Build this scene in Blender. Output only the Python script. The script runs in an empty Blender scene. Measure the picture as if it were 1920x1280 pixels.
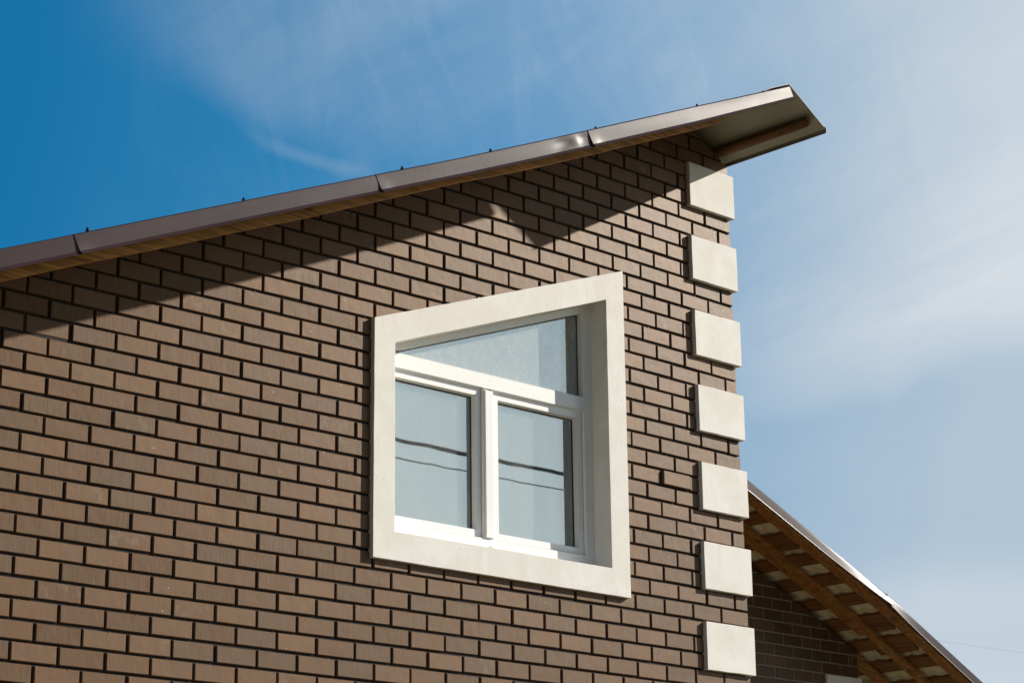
import bpy, bmesh, math, random
from mathutils import Vector, Matrix, noise
random.seed(7)
S = bpy.context.scene
COL = S.collection
Z0 = 4.63                      # height of the survey datum above the ground

# ------------------------------------------------------------------ camera
R = ((0.71801286, -0.69592231, -0.01223388),
     (0.18410836, 0.20684441, -0.96089516),
     (0.67123889, 0.68768272, 0.27664206))
cd = bpy.data.cameras.new('camera')
cam = bpy.data.objects.new('camera', cd)
COL.objects.link(cam)
M = Matrix.Identity(4)
for i in range(3):
    M[i][0] = R[0][i]
    M[i][1] = -R[1][i]
    M[i][2] = -R[2][i]
M.translation = Vector((-10.932685, -9.09609369, -3.03300206 + Z0))
cam.matrix_world = M
cd.sensor_width = 36
cd.lens = 4222.878 / 1920 * 36
cd.clip_start = 0.1
cd.clip_end = 5000
S.camera = cam

# ------------------------------------------------------------------ light
SUN = Vector((2.35, -1.0, 1.27)).normalized()      # towards the sun
sd = bpy.data.lights.new('sun', 'SUN')
sd.energy = 5.0
sd.angle = math.radians(0.55)
sd.color = (1.0, 0.93, 0.83)
sun = bpy.data.objects.new('sun', sd)
sun.rotation_euler = SUN.to_track_quat('Z', 'Y').to_euler()
COL.objects.link(sun)

S.view_settings.view_transform = 'Standard'
S.view_settings.look = 'None'
S.view_settings.exposure = 0.5
SKYV = 10.0 / 2 ** 0.5
S.view_settings.gamma = 1
S.view_settings.use_curve_mapping = False
S.render.engine = 'CYCLES'
S.cycles.max_bounces = 8
S.cycles.transparent_max_bounces = 12


# ------------------------------------------------------------------ node helpers
class NT:
    def __init__(s, tree):
        s.t = tree
        tree.nodes.clear()

    def n(s, kind, _in=None, **kw):
        nd = s.t.nodes.new(kind)
        for k, v in kw.items():
            setattr(nd, k, v)
        for k, v in (_in or {}).items():
            if hasattr(v, 'is_linked') or isinstance(v, bpy.types.NodeSocket):
                s.t.links.new(v, nd.inputs[k])
            else:
                nd.inputs[k].default_value = v
        return nd

    def math(s, op, a, b=0.0, clamp=False):
        return s.n('ShaderNodeMath', {0: a, 1: b}, operation=op, use_clamp=clamp).outputs[0]

    def mix(s, f, a, b, blend='MIX'):
        m = s.n('ShaderNodeMix', None, data_type='RGBA', blend_type=blend)
        for k, v in ((0, f), (6, a), (7, b)):
            if isinstance(v, bpy.types.NodeSocket):
                s.t.links.new(v, m.inputs[k])
            else:
                m.inputs[k].default_value = v if k == 0 else (*v, 1) if len(v) == 3 else v
        return m.outputs[2]

    def ramp(s, f, stops, interp='EASE'):
        r = s.n('ShaderNodeValToRGB', {0: f})
        cr = r.color_ramp
        cr.interpolation = interp
        while len(cr.elements) < len(stops):
            cr.elements.new(0.5)
        for e, (p, c) in zip(cr.elements, stops):
            e.position = p
            e.color = (*c, 1) if hasattr(c, '__len__') else (c, c, c, 1)
        return r.outputs[0]

    def dot(s, vec, w):
        return s.n('ShaderNodeVectorMath', {0: vec, 1: w}, operation='DOT_PRODUCT').outputs[1]

    def noise(s, vec, scale, detail=4, rough=0.55, stretch=None, dist=0.0, off=(0, 0, 0)):
        if stretch or off != (0, 0, 0):
            vec = s.n('ShaderNodeMapping', {0: vec, 1: off, 3: stretch or (1, 1, 1)}).outputs[0]
        return s.n('ShaderNodeTexNoise', {'Vector': vec, 'Scale': scale, 'Detail': detail,
                                          'Roughness': rough, 'Distortion': dist}).outputs[0]


# ------------------------------------------------------------------ sky
W = bpy.data.worlds.new('World')
S.world = W
W.use_nodes = True
t = NT(W.node_tree)
az = math.atan2(SUN.x, SUN.y)
sky = t.n('ShaderNodeTexSky', None, sky_type='NISHITA', sun_disc=False,
          sun_elevation=math.asin(SUN.z), sun_rotation=az, altitude=100,
          air_density=1.0, dust_density=0.35, ozone_density=2.5)
dirv = t.n('ShaderNodeTexCoord').outputs['Generated']


def pix_dir(x, y):
    a, b = (x - 960) / 4222.878, (y - 640) / 4222.878
    return Vector([R[0][i] * a + R[1][i] * b + R[2][i] for i in range(3)]).normalized()


# thin cirrus, laid out by bearing and height above the horizon north-east of the house.
# u runs along the horizon, h upwards (tangents about a fixed bearing); both are world directions.
AXF, AXR, AXD = Vector(R[2]), Vector(R[0]), Vector(R[1])
den = t.math('MAXIMUM', t.dot(dirv, AXF), 0.05)
u = t.math('MULTIPLY_ADD', t.math('DIVIDE', t.dot(dirv, AXR), den), 2.1995)
u.node.inputs[2].default_value = 0.5                       # 0..1 over 26 degrees
h = t.math('MULTIPLY_ADD', t.math('DIVIDE', t.dot(dirv, AXD), den), 2.1995)
h.node.inputs[2].default_value = 0.3333                    # 0..0.667
uv = t.n('ShaderNodeCombineXYZ', {0: u, 1: h, 2: 0.0}).outputs[0]
n1 = t.noise(uv, 2.4, 5, 0.5, dist=0.5, off=(0.3, 0.1, 0.4))
n2 = t.noise(uv, 5.0, 7, 0.58, stretch=(1.6, 0.9, 1), dist=1.2, off=(1.3, 0.6, 0.2))
rot = t.n('ShaderNodeVectorRotate', {0: uv, 'Angle': math.radians(28)}, rotation_type='Z_AXIS').outputs[0]
n3 = t.noise(rot, 2.8, 10, 0.66, stretch=(1.0, 5.0, 1), dist=1.0, off=(0.2, 0.9, 0.1))
rot2 = t.n('ShaderNodeVectorRotate', {0: uv, 'Angle': math.radians(-72)}, rotation_type='Z_AXIS').outputs[0]
n4 = t.noise(rot2, 3.0, 9, 0.66, stretch=(1.0, 4.0, 1), dist=1.3, off=(0.7, 0.3, 0.1))


def sub(a_, b_):
    return t.math('SUBTRACT', a_, b_)


def mul(a_, b_):
    return t.math('MULTIPLY', a_, b_)


def sstep(x_, lo, hi):
    return t.n('ShaderNodeMapRange', {0: x_, 1: lo, 2: hi, 3: 0.0, 4: 1.0}, interpolation_type='SMOOTHSTEP').outputs[0]


hw = t.math('ADD', h, mul(sub(n1, 0.5), 0.05))
# left veil: everything above a falling arc
arc = t.ramp(u, [(0.0, 0.030), (0.10, 0.065), (0.20, 0.105), (0.26, 0.140), (0.32, 0.163), (0.37, 0.175), (0.60, 0.21)], 'LINEAR')
dist = sub(arc, t.math('ADD', h, mul(sub(n1, 0.5), 0.02)))
soft = t.ramp(u, [(0.05, 0.10), (0.26, 0.045), (0.45, 0.2)], 'LINEAR')
veil1 = mul(sstep(t.math('DIVIDE', dist, soft), -0.15, 1.1), sstep(u, 0.03, 0.30))
fil = mul(sstep(t.math('ABSOLUTE', sub(dist, 0.004)), 0.012, 0.0), mul(sstep(u, 0.22, 0.29), sstep(u, 0.38, 0.33)))
# right veil: above a rising edge
arc2 = t.ramp(u, [(0.70, 0.405), (0.78, 0.401), (0.865, 0.385), (0.915, 0.358), (0.96, 0.343), (1.0, 0.340)], 'EASE')
dist2 = sub(arc2, t.math('ADD', h, mul(sub(n2, 0.5), 0.02)))
veil2 = mul(mul(sstep(dist2, -0.022, 0.07), sstep(dist2, 0.34, 0.02)), sstep(u, 0.60, 0.98))
edge2 = mul(mul(sstep(dist2, -0.015, 0.012), sstep(dist2, 0.09, 0.01)), sstep(u, 0.66, 0.80))
top2 = mul(sstep(u, 0.72, 1.02), sstep(h, 0.40, 0.10))
low2 = mul(sstep(t.math('ABSOLUTE', sub(hw, 0.575)), 0.05, 0.0), sstep(u, 0.72, 0.95))
bot2 = mul(sstep(h, 0.50, 0.67), sstep(u, 0.55, 0.9))
wisp = mul(mul(sstep(n4, 0.46, 0.78), sstep(u, 0.10, 0.40)), sstep(h, 0.30, 0.05))
cov = mul(veil1, t.math('ADD', 0.10, mul(n3, 0.14)))
for a_, g_ in ((fil, 0.10), (mul(veil2, t.math('ADD', 0.3, n3)), 0.72), (edge2, 0.11), (mul(top2, t.math('ADD', 0.4, n2)), 0.28),
               (low2, 0.20), (bot2, 0.42), (wisp, 0.11), (mul(sub(n3, 0.5), sstep(u, 0.15, 0.5)), 0.15), (mul(sub(n2, 0.5), sstep(u, 0.0, 0.35)), 0.14), (sstep(u, 0.45, 1.1), 0.12)):
    cov = t.math('ADD', cov, mul(a_, g_))
blue = t.ramp(t.math('ADD', u, mul(sub(hw, 0.2), 0.25)),
              [(0.0, (0.010, 0.168, 0.39)), (0.25, (0.028, 0.215, 0.45)), (0.5, (0.105, 0.300, 0.54)),
               (0.78, (0.29, 0.445, 0.61)), (1.1, (0.40, 0.53, 0.65))], 'LINEAR')
here = t.mix(t.math('MAXIMUM', cov, 0.0, True), blue, (0.70, 0.75, 0.79))
here = t.mix(1.0, here, (SKYV, SKYV, SKYV), 'MULTIPLY')
mask = sstep(t.dot(dirv, AXF), 0.86, 0.945)
cirrus = mul(sstep(t.noise(dirv, 2.6, 6, 0.55, stretch=(1, 1, 3), dist=0.8), 0.42, 0.75), 0.4)
away = t.mix(1.0, sky.outputs[0], (0.34, 0.38, 0.42), 'MULTIPLY')  # unseen sky dimmed to weaken the fill in the shade
away = t.mix(cirrus, away, (2.6, 3.2, 4.0))
refl_patch = sstep(t.dot(dirv, Vector((0.67, -0.69, 0.25)).normalized()), 0.965, 0.990)  # bright patch added to the unseen sky for the panes to reflect
bcol = t.ramp(t.dot(dirv, (0, 0, 1)), [(0.17, (11.2, 12.2, 12.3)), (0.27, (9.8, 11.3, 12.0)), (0.36, (6.2, 9.0, 11.0))], 'LINEAR')
away = t.mix(refl_patch, away, bcol)
skyc = t.mix(mask, away, here)
bg = t.n('ShaderNodeBackground', {0: skyc, 1: 0.1})
t.t.links.new(bg.outputs[0], t.n('ShaderNodeOutputWorld').inputs[0])


# ------------------------------------------------------------------ materials
def mat(name):
    m = bpy.data.materials.new(name)
    m.use_nodes = True
    t = NT(m.node_tree)
    out = t.n('ShaderNodeOutputMaterial')
    co = t.n('ShaderNodeTexCoord').outputs['Object']
    return m, t, out, co


def pbsdf(t, out, color, rough=0.6, metal=0.0, spec=0.5, bump=None, bstr=0.2, bdist=0.01, coat=0.0):
    ins = {'Base Color': color if isinstance(color, bpy.types.NodeSocket) else (*color, 1),
           'Roughness': rough, 'Metallic': metal, 'Specular IOR Level': spec, 'Coat Weight': coat}
    if bump is not None:
        ins['Normal'] = t.n('ShaderNodeBump', {'Height': bump, 'Strength': bstr, 'Distance': bdist}).outputs[0]
    p = t.n('ShaderNodeBsdfPrincipled', ins)
    t.t.links.new(p.outputs[0], out.inputs[0])
    return p


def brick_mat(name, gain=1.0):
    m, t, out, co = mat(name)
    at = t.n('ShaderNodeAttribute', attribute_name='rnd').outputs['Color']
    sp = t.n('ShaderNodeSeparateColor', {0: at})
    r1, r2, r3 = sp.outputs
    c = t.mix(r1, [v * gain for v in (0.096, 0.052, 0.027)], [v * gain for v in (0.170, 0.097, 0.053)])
    c = t.mix(t.math('MULTIPLY', t.math('GREATER_THAN', r2, 0.8), 0.55), c, [v * gain for v in (0.096, 0.066, 0.046)])
    blot = t.noise(co, 9, 5, 0.6, off=(3, 1, 2))
    c = t.mix(t.math('MULTIPLY', t.ramp(blot, [(0.42, 0), (0.7, 1)]), 0.5), c, [v * gain for v in (0.112, 0.080, 0.060)])
    dr_ = t.noise(co, 1, 4, 0.62, stretch=(210, 210, 9))
    c = t.mix(t.math('MULTIPLY', t.ramp(dr_, [(0.35, 0), (0.75, 1)]), 0.55), c, [v * gain for v in (0.19, 0.122, 0.080)])
    hz = t.noise(co, 1, 4, 0.6, stretch=(14, 14, 95))
    c = t.mix(t.math('MULTIPLY', t.ramp(hz, [(0.55, 0), (0.8, 1)]), 0.35), c, [v * gain for v in (0.085, 0.056, 0.040)])
    pits = t.n('ShaderNodeTexVoronoi', {'Vector': co, 'Scale': 17.0}).outputs['Distance']
    pf = t.math('LESS_THAN', pits, 0.045)
    c = t.mix(t.math('MULTIPLY', pf, 0.6), c, (0.09, 0.06, 0.045))
    sv = t.n('ShaderNodeTexVoronoi', {'Vector': t.n('ShaderNodeMapping', {0: co, 1: (5, 5, 5)}).outputs[0], 'Scale': 7.0}).outputs['Distance']
    c = t.mix(t.math('LESS_THAN', sv, 0.022), c, (0.6, 0.55, 0.47))
    dn = t.noise(co, 14, 5, 0.65, off=(7, 2, 5))
    c = t.mix(t.math('MULTIPLY', t.math('GREATER_THAN', r3, 0.93), t.math('MULTIPLY', t.ramp(dn, [(0.5, 0), (0.66, 1)]), 0.22)), c, (0.30, 0.26, 0.21))
    gr = t.noise(co, 420, 2, 0.5)
    p_ = pbsdf(t, out, c, 0.46, spec=0.22, bump=t.math('ADD', t.math('ADD', gr, dr_), t.math('MULTIPLY', t.noise(co, 16, 3, 0.5), 2.2)), bstr=0.3, bdist=0.002)
    p_.inputs['Specular Tint'].default_value = (1.0, 0.70, 0.45, 1)
    return m


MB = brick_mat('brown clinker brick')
MBD = brick_mat('brown brick of the house behind with shade in its colour', 0.62)  # same brick, darkened to put the wall's shade into its colour

m, t, out, co = mat('dark mortar')
pbsdf(t, out, t.mix(t.noise(co, 30), (0.010, 0.007, 0.005), (0.018, 0.013, 0.010)), 0.9, bump=t.noise(co, 160), bstr=0.5)
MM = m
m, t, out, co = mat('grey mortar of the shaded wall')
pbsdf(t, out, t.mix(t.noise(co, 30), (0.22, 0.19, 0.165), (0.30, 0.26, 0.22)), 0.9, bump=t.noise(co, 160), bstr=0.5)
MG = m

m, t, out, co = mat('cream stucco')
a = t.noise(co, 3.5, 6, 0.6, dist=0.8)
b = t.noise(co, 1, 5, 0.6, stretch=(22, 22, 6), off=(1, 2, 3), dist=0.5)
c = t.mix(t.ramp(a, [(0.35, 0), (0.7, 1)]), (0.735, 0.712, 0.65), (0.80, 0.783, 0.728))
c = t.mix(t.math('MULTIPLY', t.ramp(b, [(0.52, 0), (0.72, 1)]), 0.35), c, (0.66, 0.64, 0.59))
sv = t.n('ShaderNodeTexVoronoi', {'Vector': co, 'Scale': 9.0}).outputs['Distance']
c = t.mix(t.math('MULTIPLY', t.math('LESS_THAN', sv, 0.05), 0.5), c, (0.45, 0.40, 0.33))
pbsdf(t, out, c, 0.75, spec=0.25, bump=t.math('ADD', a, t.noise(co, 90, 3)), bstr=0.12, bdist=0.006)
MS = m

m, t, out, co = mat('white window plastic')
a = t.noise(co, 12, 4)
c = t.mix(t.math('MULTIPLY', t.ramp(a, [(0.5, 0), (0.8, 1)]), 0.4), (0.82, 0.82, 0.80), (0.72, 0.70, 0.64))
pbsdf(t, out, c, 0.32, spec=0.45)
MW = m
m, t, out, co = mat('black rubber seal')
pbsdf(t, out, (0.02, 0.02, 0.022), 0.55)
MR = m
m, t, out, co = mat('grey glazing spacer')
pbsdf(t, out, (0.30, 0.31, 0.32), 0.4, metal=0.6)
MSP = m

m, t, out, co = mat('dusty reflective glass')
gl = t.n('ShaderNodeBsdfGlossy', {'Color': (0.9, 0.97, 0.98, 1), 'Roughness': 0.012,
    'Normal': t.n('ShaderNodeBump', {'Height': t.noise(co, 2.2, 2, 0.5), 'Strength': 0.16, 'Distance': 0.0012}).outputs[0]})
tr = t.n('ShaderNodeBsdfTransparent', {'Color': (0.62, 0.68, 0.66, 1)})
du = t.n('ShaderNodeBsdfDiffuse', {'Color': (0.80, 0.79, 0.75, 1)})
m1 = t.n('ShaderNodeMixShader', {0: 0.27, 1: tr.outputs[0], 2: gl.outputs[0]})
sm = t.noise(co, 1, 6, 0.65, stretch=(14, 14, 7), off=(4, 4, 1))
gra = t.ramp(t.noise(co, 95, 4, 0.7), [(0.42, 0), (0.72, 1)])
df = t.math('ADD', t.math('MULTIPLY', t.ramp(sm, [(0.3, 0), (0.75, 1)]), 0.16), t.math('MULTIPLY', gra, 0.10))
zc = t.n('ShaderNodeSeparateXYZ', {0: co}).outputs[2]
zf = t.n('ShaderNodeMapRange', {0: zc, 1: Z0 + 0.30, 2: Z0 + 0.44, 3: 0.42, 4: 1.0}).outputs[0]     # the fixed top pane is the dustier one
m2 = t.n('ShaderNodeMixShader', {0: t.math('MULTIPLY', t.math('ADD', df, 0.11), zf), 1: m1.outputs[0], 2: du.outputs[0]})
t.t.links.new(m2.outputs[0], out.inputs[0])
MGL = m
m, t, out, co = mat('inner glass')
gl = t.n('ShaderNodeBsdfGlossy', {'Color': (0.86, 0.97, 1.0, 1), 'Roughness': 0.01})
tr = t.n('ShaderNodeBsdfTransparent', {'Color': (0.7, 0.74, 0.72, 1)})
m1 = t.n('ShaderNodeMixShader', {0: 0.12, 1: tr.outputs[0], 2: gl.outputs[0]})
t.t.links.new(m1.outputs[0], out.inputs[0])
MGI = m
m, t, out, co = mat('room plaster')
pbsdf(t, out, (0.16, 0.15, 0.135), 0.9)
MRM = m


def metal_mat(name, col, rough, bumpy=0.08, spec=0.5):
    m, t, out, co = mat(name)
    a = t.noise(co, 2.2, 3, 0.5)
    b = t.noise(co, 45, 3, 0.6)
    c = t.mix(t.ramp(a, [(0.3, 0), (0.7, 1)]), [v * 0.9 for v in col], [v * 1.1 for v in col])
    ro = t.math('ADD', rough, t.math('MULTIPLY', b, 0.06))
    pbsdf(t, out, c, ro, spec=spec, bump=t.noise(co, 2.6, 2, 0.4), bstr=bumpy, bdist=0.03)
    return m


MF = metal_mat('brown painted sheet metal', (0.046, 0.027, 0.027), 0.29, 0.04, 0.2)
MF2 = metal_mat('brown painted eave metal', (0.20, 0.175, 0.13), 0.5, 0.05)
MU = metal_mat('olive beige primer of the sheet underside', (0.36, 0.35, 0.27), 0.6, 0.05)
MUT = metal_mat('pale olive primer of the tile sheets', (0.66, 0.64, 0.50), 0.6, 0.05)
MSC = metal_mat('dark screw', (0.008, 0.008, 0.008), 0.7, 0.0, 0.1)


def wood_mat(name, c1, c2, ax, gain=1.0):
    m, t, out, co = mat(name)
    st = {'x': (2.2, 40, 40), 'y': (40, 2.2, 40)}[ax]
    g = t.noise(co, 1, 6, 0.6, stretch=st, dist=0.9)
    g2 = t.noise(co, 1, 3, 0.5, stretch=tuple(v * 3 for v in st), off=(2, 2, 2))
    c = t.mix(t.ramp(g, [(0.3, 0), (0.68, 1)]), c1, c2)
    c = t.mix(t.math('MULTIPLY', t.ramp(g2, [(0.45, 0), (0.75, 1)]), 0.45), c, [v * 0.45 for v in c1])
    vo = t.n('ShaderNodeTexVoronoi', {'Vector': t.n('ShaderNodeMapping', {0: co, 3: tuple(1.6 if v < 10 else 5 for v in st)}).outputs[0],
                                      'Scale': 1.0}).outputs['Distance']
    c = t.mix(t.math('MULTIPLY', t.ramp(vo, [(0.05, 1), (0.14, 0)]), 0.85), c, [v * 0.22 for v in c1])
    pbsdf(t, out, c, 0.7, spec=0.3, bump=g, bstr=0.35, bdist=0.004)
    return m


MWX = wood_mat('weathered pine rafter', (0.20, 0.085, 0.022), (0.45, 0.225, 0.070), 'x')
MWF = wood_mat('pale pine gable rafter', (0.26, 0.112, 0.028), (0.56, 0.275, 0.078), 'x')
MWE = wood_mat('dark pine batten', (0.07, 0.030, 0.012), (0.19, 0.088, 0.034), 'y')
MWY = wood_mat('reddish pine batten', (0.13, 0.056, 0.020), (0.25, 0.120, 0.044), 'y')

m, t, out, co = mat('grass and gravel ground')
a = t.noise(co, 0.6, 6, 0.6)
c = t.mix(t.ramp(a, [(0.4, 0), (0.6, 1)]), (0.085, 0.078, 0.030), (0.16, 0.125, 0.065))
pbsdf(t, out, c, 0.95, bump=t.noise(co, 20, 4), bstr=0.5)
MGR = m
m, t, out, co = mat('black cable sheath')
pbsdf(t, out, (0.012, 0.012, 0.014), 0.5)
MC = m


# ------------------------------------------------------------------ object helpers
def link(name, me, mats, parent=None):
    o = bpy.data.objects.new(name, me)
    for mm in (mats if isinstance(mats, (list, tuple)) else [mats]):
        me.materials.append(mm)
    COL.objects.link(o)
    if parent:
        o.parent = parent
    return o


def thing(name, label, cat, loc=(0, 0, 0), group=None):
    o = bpy.data.objects.new(name, None)
    COL.objects.link(o)
    o.location = loc
    tag(o, label, cat, group)
    return o


def tag(o, label, cat, group=None):
    o['label'] = label
    o['category'] = cat
    if group:
        o['group'] = group


class Mesh:
    """collects faces in survey coordinates"""
    def __init__(s):
        s.v, s.f, s.mi, s.rnd, s.sm = [], [], [], [], []

    def add(s, vs, fs, mi=0, rnd=None, smooth=False):
        b = len(s.v)
        s.v += [tuple(p) for p in vs]
        for f in fs:
            s.f.append([i + b for i in f])
            s.mi.append(mi)
            s.rnd.append(rnd)
            s.sm.append(smooth)

    def box(s, x0, x1, y0, y1, z0, z1, mi=0):
        vs = [(x, y, z) for x in (x0, x1) for y in (y0, y1) for z in (z0, z1)]
        s.add(vs, [(0, 1, 3, 2), (4, 6, 7, 5), (0, 4, 5, 1), (2, 3, 7, 6), (0, 2, 6, 4), (1, 5, 7, 3)], mi)

    def prism(s, poly, y0, y1, mi=0):
        """poly in XZ, extruded along Y"""
        n = len(poly)
        vs = [(x, y0, z) for x, z in poly] + [(x, y1, z) for x, z in poly]
        fs = [list(range(n)), list(range(2 * n - 1, n - 1, -1))]
        fs += [(i, i + n, (i + 1) % n + n, (i + 1) % n) for i in range(n)]
        s.add(vs, fs, mi)

    def strip(s, rows, mi=0, smooth=False, closed=False):
        """rows: list of equal length point lists"""
        n = len(rows[0])
        vs = [p for r in rows for p in r]
        fs = []
        for i in range(len(rows) - 1):
            for j in range(n - (0 if closed else 1)):
                a, b = i * n + j, i * n + (j + 1) % n
                fs.append((a, b, b + n, a + n))
        s.add(vs, fs, mi, None, smooth)

    def build(s, name, mats, parent=None, off=(0, 0, 0), bevel=0.0, solid=0.0, seg=2, recalc=True):
        me = bpy.data.meshes.new(name)
        me.from_pydata([(x + off[0], y + off[1], z + off[2]) for x, y, z in s.v], [], s.f)
        me.polygons.foreach_set('material_index', s.mi)
        me.polygons.foreach_set('use_smooth', s.sm)
        if any(r is not None for r in s.rnd):
            ca = me.color_attributes.new('rnd', 'FLOAT_COLOR', 'CORNER')
            for p, r in zip(me.polygons, s.rnd):
                for li in p.loop_indices:
                    ca.data[li].color = (*(r or (0.5, 0.5, 0.5)), 1)
        me.update()
        bm = bmesh.new()
        bm.from_mesh(me)
        if recalc:
            bmesh.ops.recalc_face_normals(bm, faces=bm.faces)
        bm.to_mesh(me)
        bm.free()
        o = link(name, me, mats, parent)
        if solid:
            md = o.modifiers.new('thickness', 'SOLIDIFY')
            md.thickness = solid
            md.offset = 0
        if bevel:
            md = o.modifiers.new('bevel', 'BEVEL')
            md.width = bevel
            md.segments = seg
            md.limit_method = 'ANGLE'
        return o


def lerp_at(pts, x):
    if x <= pts[0][0]:
        a, b = pts[0], pts[1]
    elif x >= pts[-1][0]:
        a, b = pts[-2], pts[-1]
    else:
        for a, b in zip(pts, pts[1:]):
            if a[0] <= x <= b[0]:
                break
    return a[1] + (b[1] - a[1]) * (x - a[0]) / (b[0] - a[0])


def clip(poly, fn):
    """keep the part of a polygon where fn(x, z) >= 0 (fn linear)"""
    out = []
    for i in range(len(poly)):
        p, q = poly[i], poly[(i + 1) % len(poly)]
        a, b = fn(*p), fn(*q)
        if a >= 0:
            out.append(p)
        if (a >= 0) != (b >= 0):
            k = a / (a - b)
            out.append((p[0] + (q[0] - p[0]) * k, p[1] + (q[1] - p[1]) * k))
    return out


def inset(poly, d):
    """inset of a convex CCW polygon"""
    n = len(poly)
    ds = d if isinstance(d, (list, tuple)) else [d] * n
    L = []
    for i in range(n):
        (x0, z0), (x1, z1) = poly[i], poly[(i + 1) % n]
        ex, ez = x1 - x0, z1 - z0
        l = math.hypot(ex, ez) or 1e-9
        nx, nz = -ez / l, ex / l
        L.append((nx, nz, nx * x0 + nz * z0 + ds[i]))
    out = []
    for i in range(n):
        a, b = L[i - 1], L[i]
        det = a[0] * b[1] - a[1] * b[0]
        if abs(det) < 1e-6:
            out.append(poly[i])
            continue
        out.append(((a[2] * b[1] - a[1] * b[2]) / det, (a[0] * b[2] - a[2] * b[0]) / det))
    return out


# ------------------------------------------------------------------ bricks
CX = [0.0027, 0.0083, -0.0054, -0.0107, 0.0195, 0.0027, 0.0106, 0.0052, -0.0026, -0.0251, -0.0095, -0.0252, -0.0036, -0.0175, 0.0282]
CZ = [0.0014, -0.0035, -0.003, 0.003, -0.0034, 0.0085, 0.0254, 0.0102, 0.0038, -0.0079, -0.0158, -0.0063, -0.0113, -0.0047, 0.0014]


def warp(x, z):
    """how far the real, slightly uneven coursing wanders off the even grid"""
    a = min(max(x, -5.4), 0) / 3 + 1
    b = min(max(z, -1.5), 1.75) / 1.6
    f = [a ** i * b ** j for i in range(5) for j in range(5) if i + j <= 4]
    return sum(p * q for p, q in zip(CX, f)), sum(p * q for p, q in zip(CZ, f))


def brick(ms, poly, put, prot=0.0, ch=0.0042, back=0.02, dirty=False):
    """one brick face: poly is its CCW outline on the wall plane, put(u, w, z) maps to space"""
    area = 0.5 * sum(poly[i][0] * poly[(i + 1) % len(poly)][1] - poly[(i + 1) % len(poly)][0] * poly[i][1] for i in range(len(poly)))
    if area < 0.0006:
        return
    inn = inset(poly, ch)
    n = len(poly)
    rnd = (random.random(), random.random(), random.random())
    if dirty:
        rnd = (0.2, 0.95, 0.9)
    vs = [put(x, -prot, z) for x, z in inn] + [put(x, -prot + ch, z) for x, z in poly] + [put(x, back, z) for x, z in poly]
    fs = [list(range(n))]
    for i in range(n):
        j = (i + 1) % n
        fs.append((i, i + n, j + n, j))
        fs.append((i + n, i + 2 * n, j + 2 * n, j + n))
    ms.add(vs, fs, 0, rnd)


def course(v, x_left, x_right, warped, u_right=41, hu=0.13):
    """brick outlines of one course; v counts courses downwards"""
    out = []
    z = -v * 0.1
    js = [u for u in range(-60, u_right) if (u + v) % 2 == 1]
    js = [u for u in js if (u - 41) * hu > x_left - 0.3] + [u_right]
    for a, b in zip(js, js[1:]):
        xa, xb = (a - 41) * hu, (b - 41) * hu
        last = b == u_right
        g = 0.0074 + random.uniform(-0.0012, 0.0012)
        xc = (xa + xb) / 2
        j1, j2 = random.uniform(-0.0025, 0.0025), random.uniform(-0.0015, 0.0015)
        if warped:
            da, db = warp(xa, z), warp(xb, z)
            xl, xr = xa + da[0], xb + db[0]
            za, zb = z + da[1], z + db[1]
        else:
            xl, xr, za, zb = xa, xb, z, z
        xl += g + j1
        xr = x_right(z) if last else xr - g + j1
        h = 0.0434 + random.uniform(-0.0008, 0.0006)
        tw = random.uniform(-0.0012, 0.0012)
        out.append([(xl, za - h + j2), (xr, zb - h + j2 + tw), (xr, zb + h + j2 + tw), (xl, za + h + j2)])
    return out


# ================================================================== FRONT HOUSE
house = thing('brick_house', 'sunlit brown brick house with a slanted-top white window under a metal-edged sloping roof',
              'house', (-4.2, 3.0, 0))
HO = (4.2, -3.0, Z0)             # survey coordinates -> house coordinates

APX, APZ = -0.342, 2.394
TOP = [(-8.8, -1.026), (-5.969, 0.129), (-4.298, 0.811), (-3.208, 1.254), (-2.64, 1.493), (-1.269, 2.078), (-0.365, 2.460), (-0.34, 2.471)]


def wall_top(x):
    return lerp_at(TOP, x) - (0.03 if x < -1.5 else 0.068) if x < APX else APZ - 0.525 * (x - APX)


OUT = [(-3.145, -0.79), (-1.1135, -0.793), (-1.111, 1.257), (-3.14, 0.552)]
INN = [(-2.988, -0.63), (-1.2735, -0.630), (-1.270, 1.037), (-2.988, 0.437)]


def open_top(x):
    return 0.437 + 0.3495 * (x + 2.988)


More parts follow.
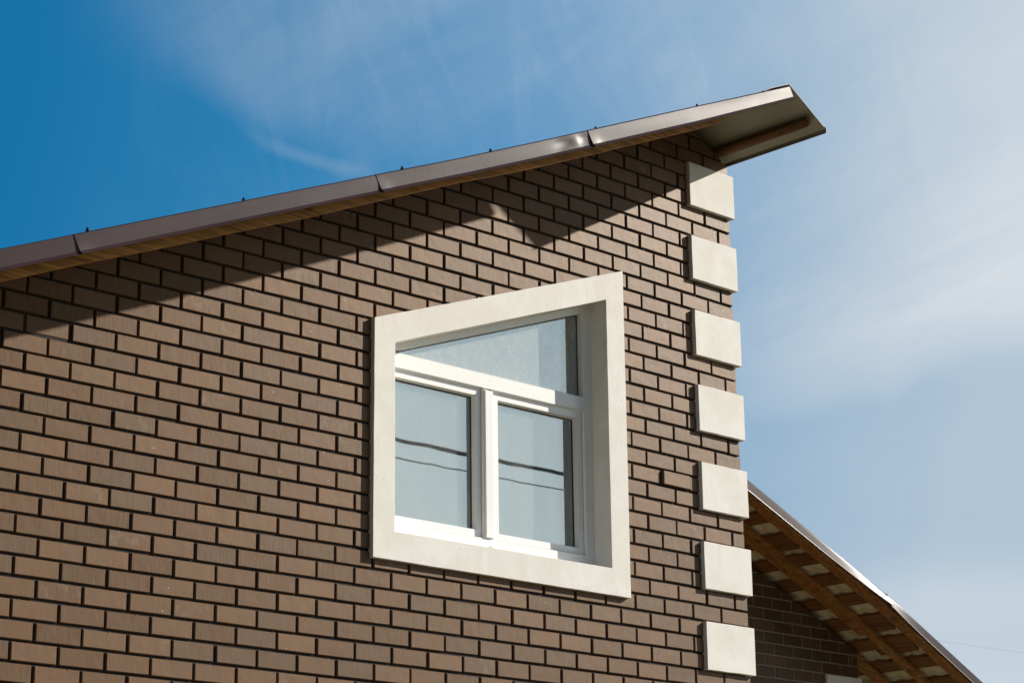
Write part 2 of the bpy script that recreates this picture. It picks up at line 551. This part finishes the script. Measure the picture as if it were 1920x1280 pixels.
wall = Mesh()
XL = -8.6
xr_edge = lambda z: -0.002 - 0.024 * min(max((z + 0.8) / 1.8, 0), 1)
for v in range(-24, 47):
    z = -v * 0.1
    for poly in course(v, XL, xr_edge, True):
        z0, z1 = poly[0][1], poly[2][1]
        parts = [poly]
        if z1 > -0.69 and z0 < 1.1:
            # the opening plus the part hidden behind the stucco surround
            xs = max(-3.06, -2.988 + (z0 - 0.06 - 0.437) / 0.3495)
            if xs < -1.19:
                l = clip(poly, lambda x, zz: xs - x)
                r = clip(poly, lambda x, zz: x + 1.19)
                parts = [q for q in (l, r) if len(q) >= 3]
        for q in parts:
            tx = sum(p[0] for p in q) / len(q)
            dt_ = 0.03 if tx < -1.5 else 0.068
            ta, tb = lerp_at(TOP, tx - 0.05) - dt_, lerp_at(TOP, tx + 0.05) - dt_
            q = clip(q, lambda x, zz: ta + (tb - ta) * (x - tx + 0.05) / 0.1 - zz)
            if len(q) >= 3:
                q = clip(q, lambda x, zz: APZ - 0.525 * (x - APX) - zz)
            if len(q) < 3:
                continue
            pr = random.uniform(-0.0012, 0.0012)
            dirty = False
            cx = sum(p[0] for p in q) / len(q)
            cz = sum(p[1] for p in q) / len(q)
            if abs(cx + 0.53) < 0.12 and abs(cz + 0.02) < 0.05:
                pr = 0.016            # the header that sticks out beside the fifth quoin
            if cx > -0.28 and random.random() < 0.75:
                dirty = True
            if abs(cx + 5.33) < 0.14 and abs(cz - 0.1) < 0.05:
                pr = -0.008
            brick(wall, q, lambda x, y, zz: (x, y, zz), pr, dirty=dirty)
            if random.random() < 0.16:      # mortar crumb left on the top arris
                ux = random.uniform(min(p[0] for p in q), max(p[0] for p in q) - 0.012)
                uz = max(p[1] for p in q) - 0.003
                l_ = random.uniform(0.004, 0.010)
                wall.add([(ux, -0.0015, uz), (ux + l_, -0.0015, uz), (ux + l_ * .8, -0.001, uz + 0.004), (ux + .2 * l_, -0.001, uz + 0.003),
                          (ux, 0.006, uz), (ux + l_, 0.006, uz), (ux + l_ * .8, 0.006, uz + 0.004), (ux + .2 * l_, 0.006, uz + 0.003)],
                         [(0, 1, 2, 3), (0, 4, 5, 1), (1, 5, 6, 2), (2, 6, 7, 3), (3, 7, 4, 0)], 0, (1, 0, 0))
# side wall bricks (return of the corner)
for v in range(-22, 47):
    z = -v * 0.1
    for kx in range(0, 25):
        y0 = 0.262 * kx + (0 if v % 2 else -0.13)
        y1 = y0 + 0.25
        y0 = max(y0, 0.13 if v % 2 == 0 else 0.004)
        if kx == 0 and v % 2 == 0:
            continue
        if y0 > 3.38:
            break
        y1 = min(y1, 3.38)
        zt = 2.2
        if z + 0.044 > zt:
            continue
        brick(wall, [(y0, z - 0.044), (y1, z - 0.044), (y1, z + 0.044), (y0, z + 0.044)],
              lambda u, w, zz: (xr_edge(zz) - w, u, zz), random.uniform(-0.001, 0.001))
# core of the wall with mortar face 11 mm behind the bricks
MY = 0.011
for poly in ([(XL, -Z0), (-3.03, -Z0)] + [(x, wall_top(x) - 0.004) for x in (-3.03, -3.208, -4.298, -5.969, XL)],
             [(-3.03, -Z0), (-1.23, -Z0), (-1.23, -0.66), (-3.03, -0.66)],
             [(-3.03, open_top(-3.03) + 0.05), (-1.23, open_top(-1.23) + 0.05), (-1.23, wall_top(-1.23) - 0.004), (-3.03, wall_top(-3.03) - 0.004)],
             [(-1.23, -Z0), (-0.038, -Z0), (-0.038, wall_top(-0.038) - 0.004), (APX + 0.001, APZ - 0.004), (-1.23, wall_top(-1.23) - 0.004)]):
    wall.prism(poly, MY, 0.33, 1)
wall.box(-0.30, -0.039, 0.331, 3.39, -Z0, 2.18, 1)
wall.build('wall', [MB, MM], house, HO)

# quoins
QZ = [(2.150, 1.853), (1.6475, 1.352), (1.144, 0.844), (0.649, 0.350), (0.147, -0.156), (-0.361, -0.658), (-0.862, -1.159)]
QX = [(-0.4455, -0.004), (-0.4475, -0.002), (-0.441, 0.005), (-0.434, 0.009), (-0.4295, 0.013), (-0.434, 0.0195), (-0.4385, 0.019)]
QZ += [(-1.362 - 0.5 * i, -1.660 - 0.5 * i) for i in range(6)]
QX += [(-0.438, 0.018)] * 6
for i, ((zt, zb), (xa, xb)) in enumerate(zip(QZ, QX)):
    q = Mesh()
    ya, yb = -0.0275, 0.30
    nx, nz = 9, 7

    def P(x, y, z, a=0.0012):
        d = Vector((noise.noise(Vector((x * 9, y * 9 + i, z * 9)), noise_basis='PERLIN_ORIGINAL'),
                    noise.noise(Vector((x * 7 + 5, y * 9 + i, z * 7))), noise.noise(Vector((x * 9, y * 9 - i, z * 9 + 4)))))
        return (x + d.x * a * 2, y + d.y * a, z + d.z * a * 2)
    front = [[P(xa + (xb - xa) * a / nx, ya, zb + (zt - zb) * b / nz) for a in range(nx + 1)] for b in range(nz + 1)]
    q.strip(front)
    side = [[P(xb, ya + (yb - ya) * a / nx, zb + (zt - zb) * b / nz) for a in range(nx + 1)] for b in range(nz + 1)]
    q.strip(side)
    xi = -0.05
    for bb, zz in ((0, zb), (nz, zt)):
        bk = [P(x, 0.02, zz) for x in [xa + (xb - xa) * a / nx for a in range(nx + 1)]]
        q.strip([front[bb], bk])
        q.strip([side[bb], [(xi, p[1], p[2]) for p in side[bb]]])
    lf = [r[0] for r in front]
    q.strip([lf, [(p[0], 0.02, p[2]) for p in lf]])
    bb_ = [r[-1] for r in side]
    q.strip([bb_, [(xi, p[1], p[2]) for p in bb_]])
    me_ = q.build('quoin', MS, house, HO)
    bm = bmesh.new()
    bm.from_mesh(me_.data)
    bmesh.ops.remove_doubles(bm, verts=bm.verts, dist=0.0004)
    bmesh.ops.recalc_face_normals(bm, faces=bm.faces)
    bm.to_mesh(me_.data)
    bm.free()
    md = me_.modifiers.new('bevel', 'BEVEL')
    md.width = 0.0025
    md.segments = 2
    md.limit_method = 'ANGLE'
    md.angle_limit = math.radians(50)


# window surround: flat stucco band standing 27 mm proud, its reveals run back to the frame
def ring(ms, polys, mi=0, sub=1):
    """polys: list of (poly, y); consecutive outlines are joined by mitred faces"""
    n = len(polys[0][0])
    rows = []
    for poly, y in polys:
        row = []
        for i in range(n):
            a, b = poly[i], poly[(i + 1) % n]
            for k_ in range(sub):
                row.append((a[0] + (b[0] - a[0]) * k_ / sub, y, a[1] + (b[1] - a[1]) * k_ / sub))
        rows.append(row)
    ms.strip(rows, mi, closed=True)


win = bpy.data.objects.new('window', None)
COL.objects.link(win)
win.parent = house
sr = Mesh()
ring(sr, [(OUT, 0.021), (OUT, -0.0275), (INN, -0.0275), (INN, 0.205)], sub=14)
so = sr.build('surround', MS, win, HO)
for vtx in so.data.vertices:
    p = vtx.co
    d = noise.noise(Vector((p.x * 6, p.y * 6, p.z * 6)))
    e = noise.noise(Vector((p.x * 5 + 9, p.y * 5, p.z * 5)))
    vtx.co += Vector((d * 0.002, 0, e * 0.0022))
md = so.modifiers.new('bevel', 'BEVEL')
md.width = 0.0022
md.segments = 2
md.limit_method = 'ANGLE'
md.angle_limit = math.radians(50)

F0 = 0.110                     # front of the fixed frame
fr = Mesh()
fx0, fx1, fz0 = -2.992, -1.268, -0.634
TR0, TR1 = 0.343, 0.430
MX0, MX1 = -2.186, -2.118
FY = 0.20
LX0, RX1, BZ = -2.925, -1.344, -0.545
fr.box(RX1, fx1, F0, FY, fz0, 1.045)                                   # right stile
fr.box(fx0, LX0, F0, FY, fz0, 0.445)                                   # left stile
fr.box(LX0, RX1, F0, FY, fz0, BZ)                                      # bottom rail
fr.box(LX0, RX1, F0, FY, TR0 + 0.003, TR1)                                     # transom
fr.box(MX0, MX1, F0 + 0.012, FY, BZ, TR0)                              # mullion


def gtop(x):
    return 0.966 + 0.3455 * (x + 1.352)


fr.prism([(LX0, TR1 + 0.001), (-2.898, TR1 + 0.001), (RX1, gtop(RX1)), (RX1, open_top(RX1) + 0.01), (LX0, open_top(LX0) + 0.01)], F0, FY)
tri = [(-2.900, TR1), (RX1, TR1), (RX1, gtop(RX1))]
ring(fr, [(tri, F0 - 0.0005), (inset(tri, 0.003), F0 + 0.002), (inset(tri, 0.006), F0 + 0.045)])
LO = [(LX0, BZ), (MX0, BZ), (MX0, TR0), (LX0, TR0)]
RO = [(MX1, BZ), (RX1, BZ), (RX1, TR0), (MX1, TR0)]
for o_ in (LO, RO):
    ring(fr, [(inset(o_, -0.001), F0 - 0.0005), (inset(o_, [0.001, 0.001, 0.007, 0.001]), F0 + 0.024)])
fr.build('frame', MW, win, HO)
cv = Mesh()
cv.prism([(MX0 + 0.004, BZ + 0.004), (MX1 - 0.001, BZ + 0.004), (MX1 - 0.001, TR0 - 0.012), (MX0 + 0.004, TR0 - 0.012)], F0 - 0.012, F0 + 0.0125)
cv.build('mullion_cover', MW, win, HO, bevel=0.003)
for o_, ins_ in ((LO, (0.046, 0.045, 0.048, 0.05)), (RO, (0.044, 0.045, 0.048, 0.064))):
    sa = Mesh()
    a = inset(o_, 0.004)
    b = inset(o_, list(ins_))
    c_ = inset(o_, [v + 0.004 for v in ins_])
    ring(sa, [(a, F0 + 0.06), (a, F0 + 0.020), (inset(o_, 0.0065), F0 + 0.0175), (b, F0 + 0.0175), (c_, F0 + 0.054), (c_, F0 + 0.075)])
    sa.build('sash', MW, win, HO)
    ga = Mesh()
    ring(ga, [(inset(c_, -0.001), F0 + 0.0525), (inset(c_, 0.003), F0 + 0.0525), (inset(c_, 0.003), F0 + 0.07)])
    ga.build('seal', MR, win, HO)
    GL = inset(c_, -0.004)
    for y_, m_, nm in ((F0 + 0.058, MGL, 'pane'), (F0 + 0.080, MGI, 'inner_pane')):
        g = Mesh()
        g.add([(x, y_, z) for x, z in GL], [(0, 1, 2, 3)])
        g.build(nm, m_, win, HO, recalc=False)
    sp = Mesh()
    ring(sp, [(inset(c_, -0.003), F0 + 0.060), (inset(c_, 0.008), F0 + 0.060), (inset(c_, 0.008), F0 + 0.078)])
    sp.build('spacer', MSP, win, HO)
ti = inset(tri, 0.008)
for y_, m_, nm in ((F0 + 0.040, MGL, 'pane'), (F0 + 0.062, MGI, 'inner_pane')):
    g = Mesh()
    g.add([(x, y_, z) for x, z in inset(ti, -0.004)], [(0, 1, 2)])
    g.build(nm, m_, win, HO, recalc=False)
ga = Mesh()
ring(ga, [(inset(ti, -0.002), F0 + 0.0365), (inset(ti, 0.003), F0 + 0.0365), (inset(ti, 0.003), F0 + 0.05)])
ga.build('seal', MR, win, HO)
sp = Mesh()
ring(sp, [(inset(ti, -0.001), F0 + 0.042), (inset(ti, 0.008), F0 + 0.042), (inset(ti, 0.008), F0 + 0.060)])
sp.build('spacer', MSP, win, HO)
for (x, z) in ((-2.83, -0.616), (-2.13, -0.590), (-1.56, -0.610)):
    d = Mesh()
    d.box(x - 0.014, x + 0.014, F0 - 0.006, F0, z - 0.005, z + 0.004)
    d.build('drain_cap', MS, win, HO, bevel=0.002)

rm = Mesh()
x0, x1, y0, y1, z0, z1 = -3.4, -0.9, 0.335, 3.0, -1.6, 1.45
rm.add([(x, y, z if z < 0 else wall_top(x) - 0.25) for x in (x0, x1) for y in (y0, y1) for z in (z0, z1)],
       [(0, 1, 3, 2), (4, 6, 7, 5), (2, 3, 7, 6), (0, 2, 6, 4), (1, 5, 7, 3)])
for (a, b, c_, d) in ((x0, -2.99, z0, z1), (-1.26, x1, z0, z1), (-2.99, -1.26, z0, -0.64), (-2.99, -1.26, 1.05, z1)):
    if d == z1 and c_ > 1:
        continue
    rm.add([(a, y0, c_), (b, y0, c_), (b, y0, min(d, wall_top(b) - 0.25)), (a, y0, min(d, wall_top(a) - 0.25))], [(0, 1, 2, 3)])
rm.build('room', MRM, house, HO)

# ------------------------------------------------------------------ roof of the front house
D = -0.79
CRE = [(-8.8, -1.111), (-5.964, 0.044), (-4.296, 0.724), (-3.208, 1.166), (-2.642, 1.402), (-1.274, 1.983), (-0.37, 2.382)]
roof = bpy.data.objects.new('roof', None)
COL.objects.link(roof)
roof.parent = house

sh = Mesh()
xs = [-8.8 + (8.8 - 0.345) * i / 60 for i in range(61)]
for y0, y1 in ((-0.775, 4.6),):
    up = [[(x, y, lerp_at(TOP, x) - 0.004) for x in xs] for y in (y0, y1)]
    sh.strip(up)
sh.build('metal_sheet', [MF], roof, HO, solid=0.006)
rs = Mesh()
rw, lw_ = [], []
for y in (-0.80, -0.5, 0, 1, 2, 3, 4.6):
    rw.append([(-0.590, y, 2.3685), (-0.53, y, 2.404), (-0.47, y, 2.431), (-0.34, y, 2.4855), (-0.332, y, 2.4815), (-0.16, y, 2.3795), (0.010, y, 2.279),
               (0.0155, y, 2.274)])
rs.strip(rw)
rs.build('ridge_flashing', [MU], roof, HO, solid=0.0025)
el = Mesh()
el.strip([[(0.004, y, 2.2875), (0.0185, y, 2.2785), (0.0165, y, 2.2465), (0.010, y, 2.2445)] for y in (-0.803, 0, 2, 4.6)])
el.build('eave_lip', [MF2], roof, HO, solid=0.002)

# gable trim: four overlapping lengths of folded sheet
JX = [(-8.8, -5.535), (-5.535, -3.735), (-3.735, -2.145), (-2.145, -0.347)]
for i, (xa, xb) in enumerate(JX):
    tm = Mesh()
    n = 60
    rows = []
    out_ = 0.0028 * i
    for k_ in range(n + 1):
        s_ = k_ / n
        x = xa - (0.06 if i else 0) + (xb + 0.010 - xa + (0.06 if i else 0)) * s_
        fl = (0, 0.005, 0.006, 0.008)[i] * math.exp(-((x - xa + 0.06) / 0.05) ** 2)          # lower corner of each overlap kicks outwards
        fl2 = 0.0012 * math.sin(s_ * 7 + i * 2)
        dent = 0.0
        if i == 2:
            dent = -0.004 * math.exp(-((x + 2.322) / 0.035) ** 2) + 0.003 * math.exp(-((x + 2.26) / 0.05) ** 2) + 0.004 * math.exp(-((x + 2.42) / 0.07) ** 2)
        zt, zc = lerp_at(TOP, x), lerp_at(CRE, x)
        sk = 0.034                                                            # the ends are cut square to the slope
        hgt = zt - zc
        Y = D - out_
        row = [(x - 0.016 * 0, Y + 0.060, zt + 0.0005 + out_ * .3), (x, Y + 0.004, zt + 0.001 + out_ * .3), (x + sk * 0.02, Y, zt - 0.003)]
        for q_ in range(1, 6):
            w_ = q_ / 6
            bul = math.sin(w_ * math.pi)
            row.append((x + sk * w_, Y - fl * w_ * w_ - fl2 * bul + dent * bul * (1.0 if q_ > 1 else .5), zt + (zc - zt) * w_ + sk * w_ * 0.42))
        row.append((x + sk, Y - fl, zc + sk * 0.42))
        row.append((x + sk + 0.010, Y - 0.009 - fl, zc + sk * 0.42 - 0.0135))
        row.append((x + sk + 0.010, Y - 0.006 - fl, zc + sk * 0.42 - 0.0150))
        rows.append(row)
    for a_, b_ in ((0, 3), (2, 9), (8, 10)):
        tm.strip([r_[a_:b_] for r_ in rows], smooth=True)
    o = tm.build('gable_trim', [MF], roof, HO, solid=0.0012)
    md = o.modifiers.new('edge', 'EDGE_SPLIT')
    md.split_angle = math.radians(28)
for (x, z) in ((-5.51, 0.322), (-4.625, 0.679), (-3.596, 1.100), (-2.953, 1.364), (-2.114, 1.716), (-1.214, 2.102)):
    sc = Mesh()
    for r_, h0, h1 in ((0.010, 0.0, 0.006), (0.0065, 0.006, 0.017)):
        vs = [(x + r_ * math.cos(a_ * math.pi / 4), D + 0.018 + r_ * math.sin(a_ * math.pi / 4), z + h0) for a_ in range(8)] + \
             [(x + r_ * 0.85 * math.cos(a_ * math.pi / 4), D + 0.018 + r_ * 0.85 * math.sin(a_ * math.pi / 4), z + h1) for a_ in range(8)]
        sc.add(vs, [tuple(range(8, 16))] + [(a_, (a_ + 1) % 8, (a_ + 1) % 8 + 8, a_ + 8) for a_ in range(8)])
    sc.build('screw', MSC, roof, HO)

RB = [(-8.8, -1.150), (-5.867, 0.0353), (-4.171, 0.723), (-3.064, 1.192), (-2.488, 1.4185), (-1.096, 2.018), (-0.762, 2.174)]


def rafter(name, xs, zbot, zthick, y0, y1, parent, off, wav=0.002, matr=None, seed=0):
    ms = Mesh()
    rows = []
    for x in xs:
        w1 = wav * noise.noise(Vector((x * 3.1, seed, 0))) * 2
        w2 = wav * noise.noise(Vector((x * 2.3, seed, 5))) * 2
        zb = zbot(x)
        rows.append([(x, y0 + w1, zb + w2), (x, y1 + w1, zb + w2 * .5), (x, y1 + w1, zb + zthick), (x, y0 + w1, zb + zthick)])
    ms.strip(rows, closed=True)
    n = len(rows)
    ms.add(rows[0], [(0, 1, 2, 3)])
    ms.add(rows[-1], [(3, 2, 1, 0)])
    o = ms.build(name, matr or MWX, parent, off)
    bm = bmesh.new()
    bm.from_mesh(o.data)
    bmesh.ops.remove_doubles(bm, verts=bm.verts, dist=0.0002)
    bmesh.ops.recalc_face_normals(bm, faces=bm.faces)
    bm.to_mesh(o.data)
    bm.free()
    md = o.modifiers.new('bevel', 'BEVEL')
    md.width = 0.003
    md.segments = 2
    md.limit_method = 'ANGLE'
    md.angle_limit = math.radians(50)
    return o


rafter('rafter', [-8.8 + (8.8 - 0.835) * i / 80 for i in range(81)], lambda x: lerp_at(RB, x), 0.090, D + 0.120, D + 0.155, roof, HO, 0.003, MWF, seed=1)
for i in range(24):
    x = -8.6 + 0.35 * i
    b = Mesh()
    z = lerp_at(TOP, x) - 0.008
    b.prism([(x, z - 0.025), (x + 0.10, z - 0.025 + 0.041), (x + 0.10, z + 0.041), (x, z)], D + 0.11, 0.32)
    b.build('batten', MWY, roof, HO, bevel=0.002)
# the short round-nosed batten under the high eave
eb = Mesh()
rows = []
ys = [-0.772, -0.766, -0.752, -0.732, -0.69] + [-0.60 + 0.12 * i for i in range(0, 42)]
for j, y in enumerate(ys):
    k_ = [0.35, 0.62, 0.85, 0.97, 1.0][min(j, 4)]
    row = []
    for a_ in range(12):
        an = a_ * math.pi / 6
        cx_, cz_ = math.cos(an), math.sin(an)
        p_ = (abs(cx_) ** 4 + abs(cz_) ** 4) ** -0.25
        u_ = 0.032 * cx_ * p_ * (0.6 + .4 * k_)
        w_ = 0.027 * cz_ * p_ * k_
        wob = 0.003 * noise.noise(Vector((a_, y * 4, 0)))
        row.append((-0.118 + u_ * 0.86 + w_ * 0.51 + wob, y, 2.303 - u_ * 0.51 + w_ * 0.86 + (1 - k_) * 0.012 + wob))
    rows.append(row)
eb.strip(rows, smooth=True, closed=True)
eb.add(rows[0], [tuple(range(12))])
eb.build('eave_batten', MWE, roof, HO)

# ================================================================== HOUSE BEHIND
YW = 3.4
wing = thing('brick_house', 'shaded brown brick house with open timber eaves, low behind the right corner', 'house', (3.0, 5.6, 0))
WO = (-3.0, -5.6, Z0)


def btop(x):
    return 1.009 - 0.416 * (x - 3.22) if x < 5.1 else 0.227 - 0.478 * (x - 5.1)


def bwall(x):
    return btop(x) - 0.105


bw = Mesh()
XC = 5.60
for v in range(-22, 47):
    z = -v * 0.1 + 0.002
    for kx in range(0, 25):
        x1 = XC - 0.262 * kx + (0 if v % 2 else 0.13)
        x0 = x1 - 0.251
        x1 = min(x1, XC)
        if x1 - x0 < 0.03 or x0 < -0.05:
            continue
        q = [(x0, z - 0.044), (x1, z - 0.044), (x1, z + 0.044), (x0, z + 0.044)]
        q = clip(q, lambda x, zz: bwall(5.0) - 0.416 * (x - 5.0) - zz)
        if len(q) >= 3:
            q = clip(q, lambda x, zz: x - 0.0)
        if len(q) >= 3:
            brick(bw, q, lambda x, y, zz: (x, YW + y, zz), random.uniform(-0.001, 0.001))
    for kx in range(0, 10):
        y0 = YW + 0.262 * kx + (0.13 if v % 2 else 0)
        if z + 0.044 < bwall(XC):
            brick(bw, [(y0, z - 0.044), (y0 + 0.251, z - 0.044), (y0 + 0.251, z + 0.044), (y0, z + 0.044)],
                  lambda u, w, zz: (XC - w, u, zz))
bw.prism([(0.0, -Z0), (XC - 0.006, -Z0), (XC - 0.006, bwall(XC) - 0.003), (0.0, bwall(5.0) + 0.416 * 5.0 - 0.003)], YW + 0.005, YW + 0.3, 1)
bw.box(XC - 0.3, XC - 0.006, YW + 0.301, YW + 2.7, -Z0, bwall(XC) - 0.01, 1)
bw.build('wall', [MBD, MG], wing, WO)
for i in range(9):
    zt = -0.357 - 0.503 * i
    q = Mesh()
    q.box(5.118, 5.618, YW - 0.0275, YW + 0.3, zt - 0.297, zt)
    q.build('quoin', MS, wing, WO, bevel=0.003)

broof = bpy.data.objects.new('roof', None)
COL.objects.link(broof)
broof.parent = wing
BD = 2.62
X0B, X1B = 0.06, 7.9


def bx(n, a=X0B, b=X1B):
    return [a + (b - a) * i / n for i in range(n + 1)]


# pressed metal tile, seen from below between the battens
ti_ = Mesh()
rows = []
P0 = 4.180
pitch = 0.3275
for j in range(int((5.9 - BD - 0.02) / 0.0153)):
    y = BD + 0.02 + j * 0.0153
    row = []
    ph = 2 * math.pi * (y - BD) / 0.183
    wv_ = (1 - abs(math.sin(ph / 2))) ** 0.9
    x = X0B
    k_ = math.floor((X0B - P0) / pitch)
    while P0 + k_ * pitch < X1B:
        xa_ = P0 + k_ * pitch
        for fx, dz in ((0.0, 0.0), (0.5, 0.006), (0.985, 0.012), (0.995, -0.008)):
            xx = xa_ + fx * pitch
            row.append((xx, y, btop(xx) - 0.044 + 0.022 * wv_ + dz))
        k_ += 1
    rows.append(row)
ti_.strip(rows, smooth=False)
ti_.build('tile_sheet', [MUT], broof, WO, solid=0.001)

for k_ in range(-14, 11):
    xc = P0 + k_ * pitch + 0.026
    wb = 0.150
    if xc + wb > X1B or xc < X0B:
        continue
    b = Mesh()
    zo = -0.068
    za, zb_ = btop(xc) + zo, btop(xc + wb) + zo
    b.prism([(xc, za), (xc + wb, zb_), (xc + wb, zb_ + 0.022), (xc, za + 0.022)], BD + 0.03, YW + 2.3)
    b.build('batten', MWY, broof, WO, bevel=0.002)
    if k_ in (-1, 3, 4, 0 - 4):       # short offcuts nailed beside some battens
        e = Mesh()
        xe = xc + wb + 0.008
        e.prism([(xe, btop(xe) + zo), (xe + 0.075, btop(xe + 0.075) + zo), (xe + 0.075, btop(xe + 0.075) + zo + 0.024), (xe, btop(xe) + zo + 0.024)],
                BD + 0.20, BD + 0.62)
        e.build('batten', MWY, broof, WO, bevel=0.002)

RO_ = -0.116
for nm, xa, xb, y0, y1, dz, sd_ in (('rafter', X0B, 5.40, BD + 0.004, BD + 0.122, 0.0, 3), ('rafter', 5.405, X1B, BD + 0.006, BD + 0.110, -0.004, 4),
                                    ('rafter', X0B, 5.36, 3.030, 3.185, 0.0, 5), ('rafter', 5.28, X1B, 3.024, 3.118, -0.012, 6),
                                    ('rafter', 5.605, X1B, 3.430, 3.55, -0.01, 7)):
    if sd_ == 4:
        f_ = lambda x: btop(x) + RO_ - 0.004
    elif sd_ == 6:
        f_ = lambda x: btop(x) + RO_ - 0.004
    else:
        f_ = lambda x, dz=dz: btop(x) + RO_ + dz
    rafter(nm, bx(40, xa, xb), f_, 0.047, y0, y1, broof, WO, 0.004, seed=sd_)

tr_ = [(X0B, 5.055, 0), (5.02, X1B, 1)]
for xa, xb, i in tr_:
    tm = Mesh()
    rows = []
    n = 90
    for k_ in range(n + 1):
        x = xa + (xb - xa) * k_ / n
        dj = abs(x - 5.04)
        fl = 0.030 * math.exp(-dj / 0.55) if i == 0 else 0.022 * math.exp(-dj / 0.22)
        lift = 0.014 * math.exp(-dj / 0.3) if i == 0 else 0.0
        zt = btop(x)
        hgt = 0.087
        Y = BD - (0.004 if i else 0)
        row = [(x, Y + 0.07, zt + 0.001), (x, Y + 0.007, zt + 0.001), (x, Y, zt - 0.008)]
        for q_ in range(1, 6):
            w_ = q_ / 6
            row.append((x + 0.03 * w_, Y - fl * w_, zt - (hgt + 0.0125) * w_ + lift * w_))
        row.append((x + 0.03, Y - fl, zt - hgt - 0.0125 + lift))
        row.append((x + 0.035, Y - fl - 0.009, zt - hgt - 0.0300 + lift))
        row.append((x + 0.035, Y - fl - 0.006, zt - hgt - 0.0310 + lift))
        rows.append(row)
    for a_, b_ in ((0, 3), (2, 9), (8, 10)):
        tm.strip([r_[a_:b_] for r_ in rows], smooth=True)
    o = tm.build('gable_trim', [MF], broof, WO, solid=0.0015)
    md = o.modifiers.new('edge', 'EDGE_SPLIT')
    md.split_angle = math.radians(28)
sc = Mesh()
sc.box(4.985, 4.999, BD - 0.042, BD - 0.030, 0.232, 0.244)
sc.build('screw', MSC, broof, WO, bevel=0.003)
bs = Mesh()
bs.strip([[(x, y, btop(x) - 0.004) for x in bx(30)] for y in (BD + 0.02, YW + 2.5)])
bs.build('metal_sheet', [MF], broof, WO, solid=0.004)

# ================================================================== cables
def cable(name, pts, r, label, wob=0.0, turns=0):
    ms = Mesh()
    rows = []
    for i, p in enumerate(pts):
        rr = r
        row = []
        for a_ in range(10):
            an = a_ * math.pi / 5
            k_ = rr * (1 + (0.25 * math.cos(3 * an + i * turns) if turns else 0))
            row.append((p[0], p[1] + k_ * math.cos(an), p[2] + k_ * math.sin(an)))
        rows.append(row)
    ms.strip(rows, smooth=True, closed=True)
    c0 = pts[len(pts) // 2]
    o = ms.build(name, MC, None, (-c0[0], -c0[1], -c0[2]))
    o.location = (c0[0], c0[1], c0[2] + Z0)
    tag(o, label, 'cable')
    return o


def sag(x0, x1, y0, y1, z0, z1, s, n=120, w=0.0):
    out_ = []
    for i in range(n + 1):
        k_ = i / n
        out_.append((x0 + (x1 - x0) * k_, y0 + (y1 - y0) * k_, z0 + (z1 - z0) * k_ - s * 4 * k_ * (1 - k_) + w * noise.noise(Vector((k_ * 50, 1, 3)))))
    return out_


cable('power_cable', sag(-6, 32, -16, -16, 5.62, 5.66, 0.50, 240, 0.02), 0.030,
      'thick black twisted cable, upper of the two reflected in the window glass', turns=0.9)
cable('power_cable', sag(-6, 32, -16, -16, 5.32, 5.40, 0.50, 160, 0.0), 0.011,
      'thin black cable, lower of the two reflected in the window glass')
cable('power_cable', sag(40, 100, 40, 40, 9.32, 10.3, 0.35, 60), 0.004,
      'faint thin wire far off in the sky at the lower right')

# ================================================================== ground
g = Mesh()
g.add([(-900, -900, 0), (900, -900, 0), (900, 900, 0), (-900, 900, 0)], [(0, 1, 2, 3)])
go = g.build('ground', MGR)
go['kind'] = 'structure'
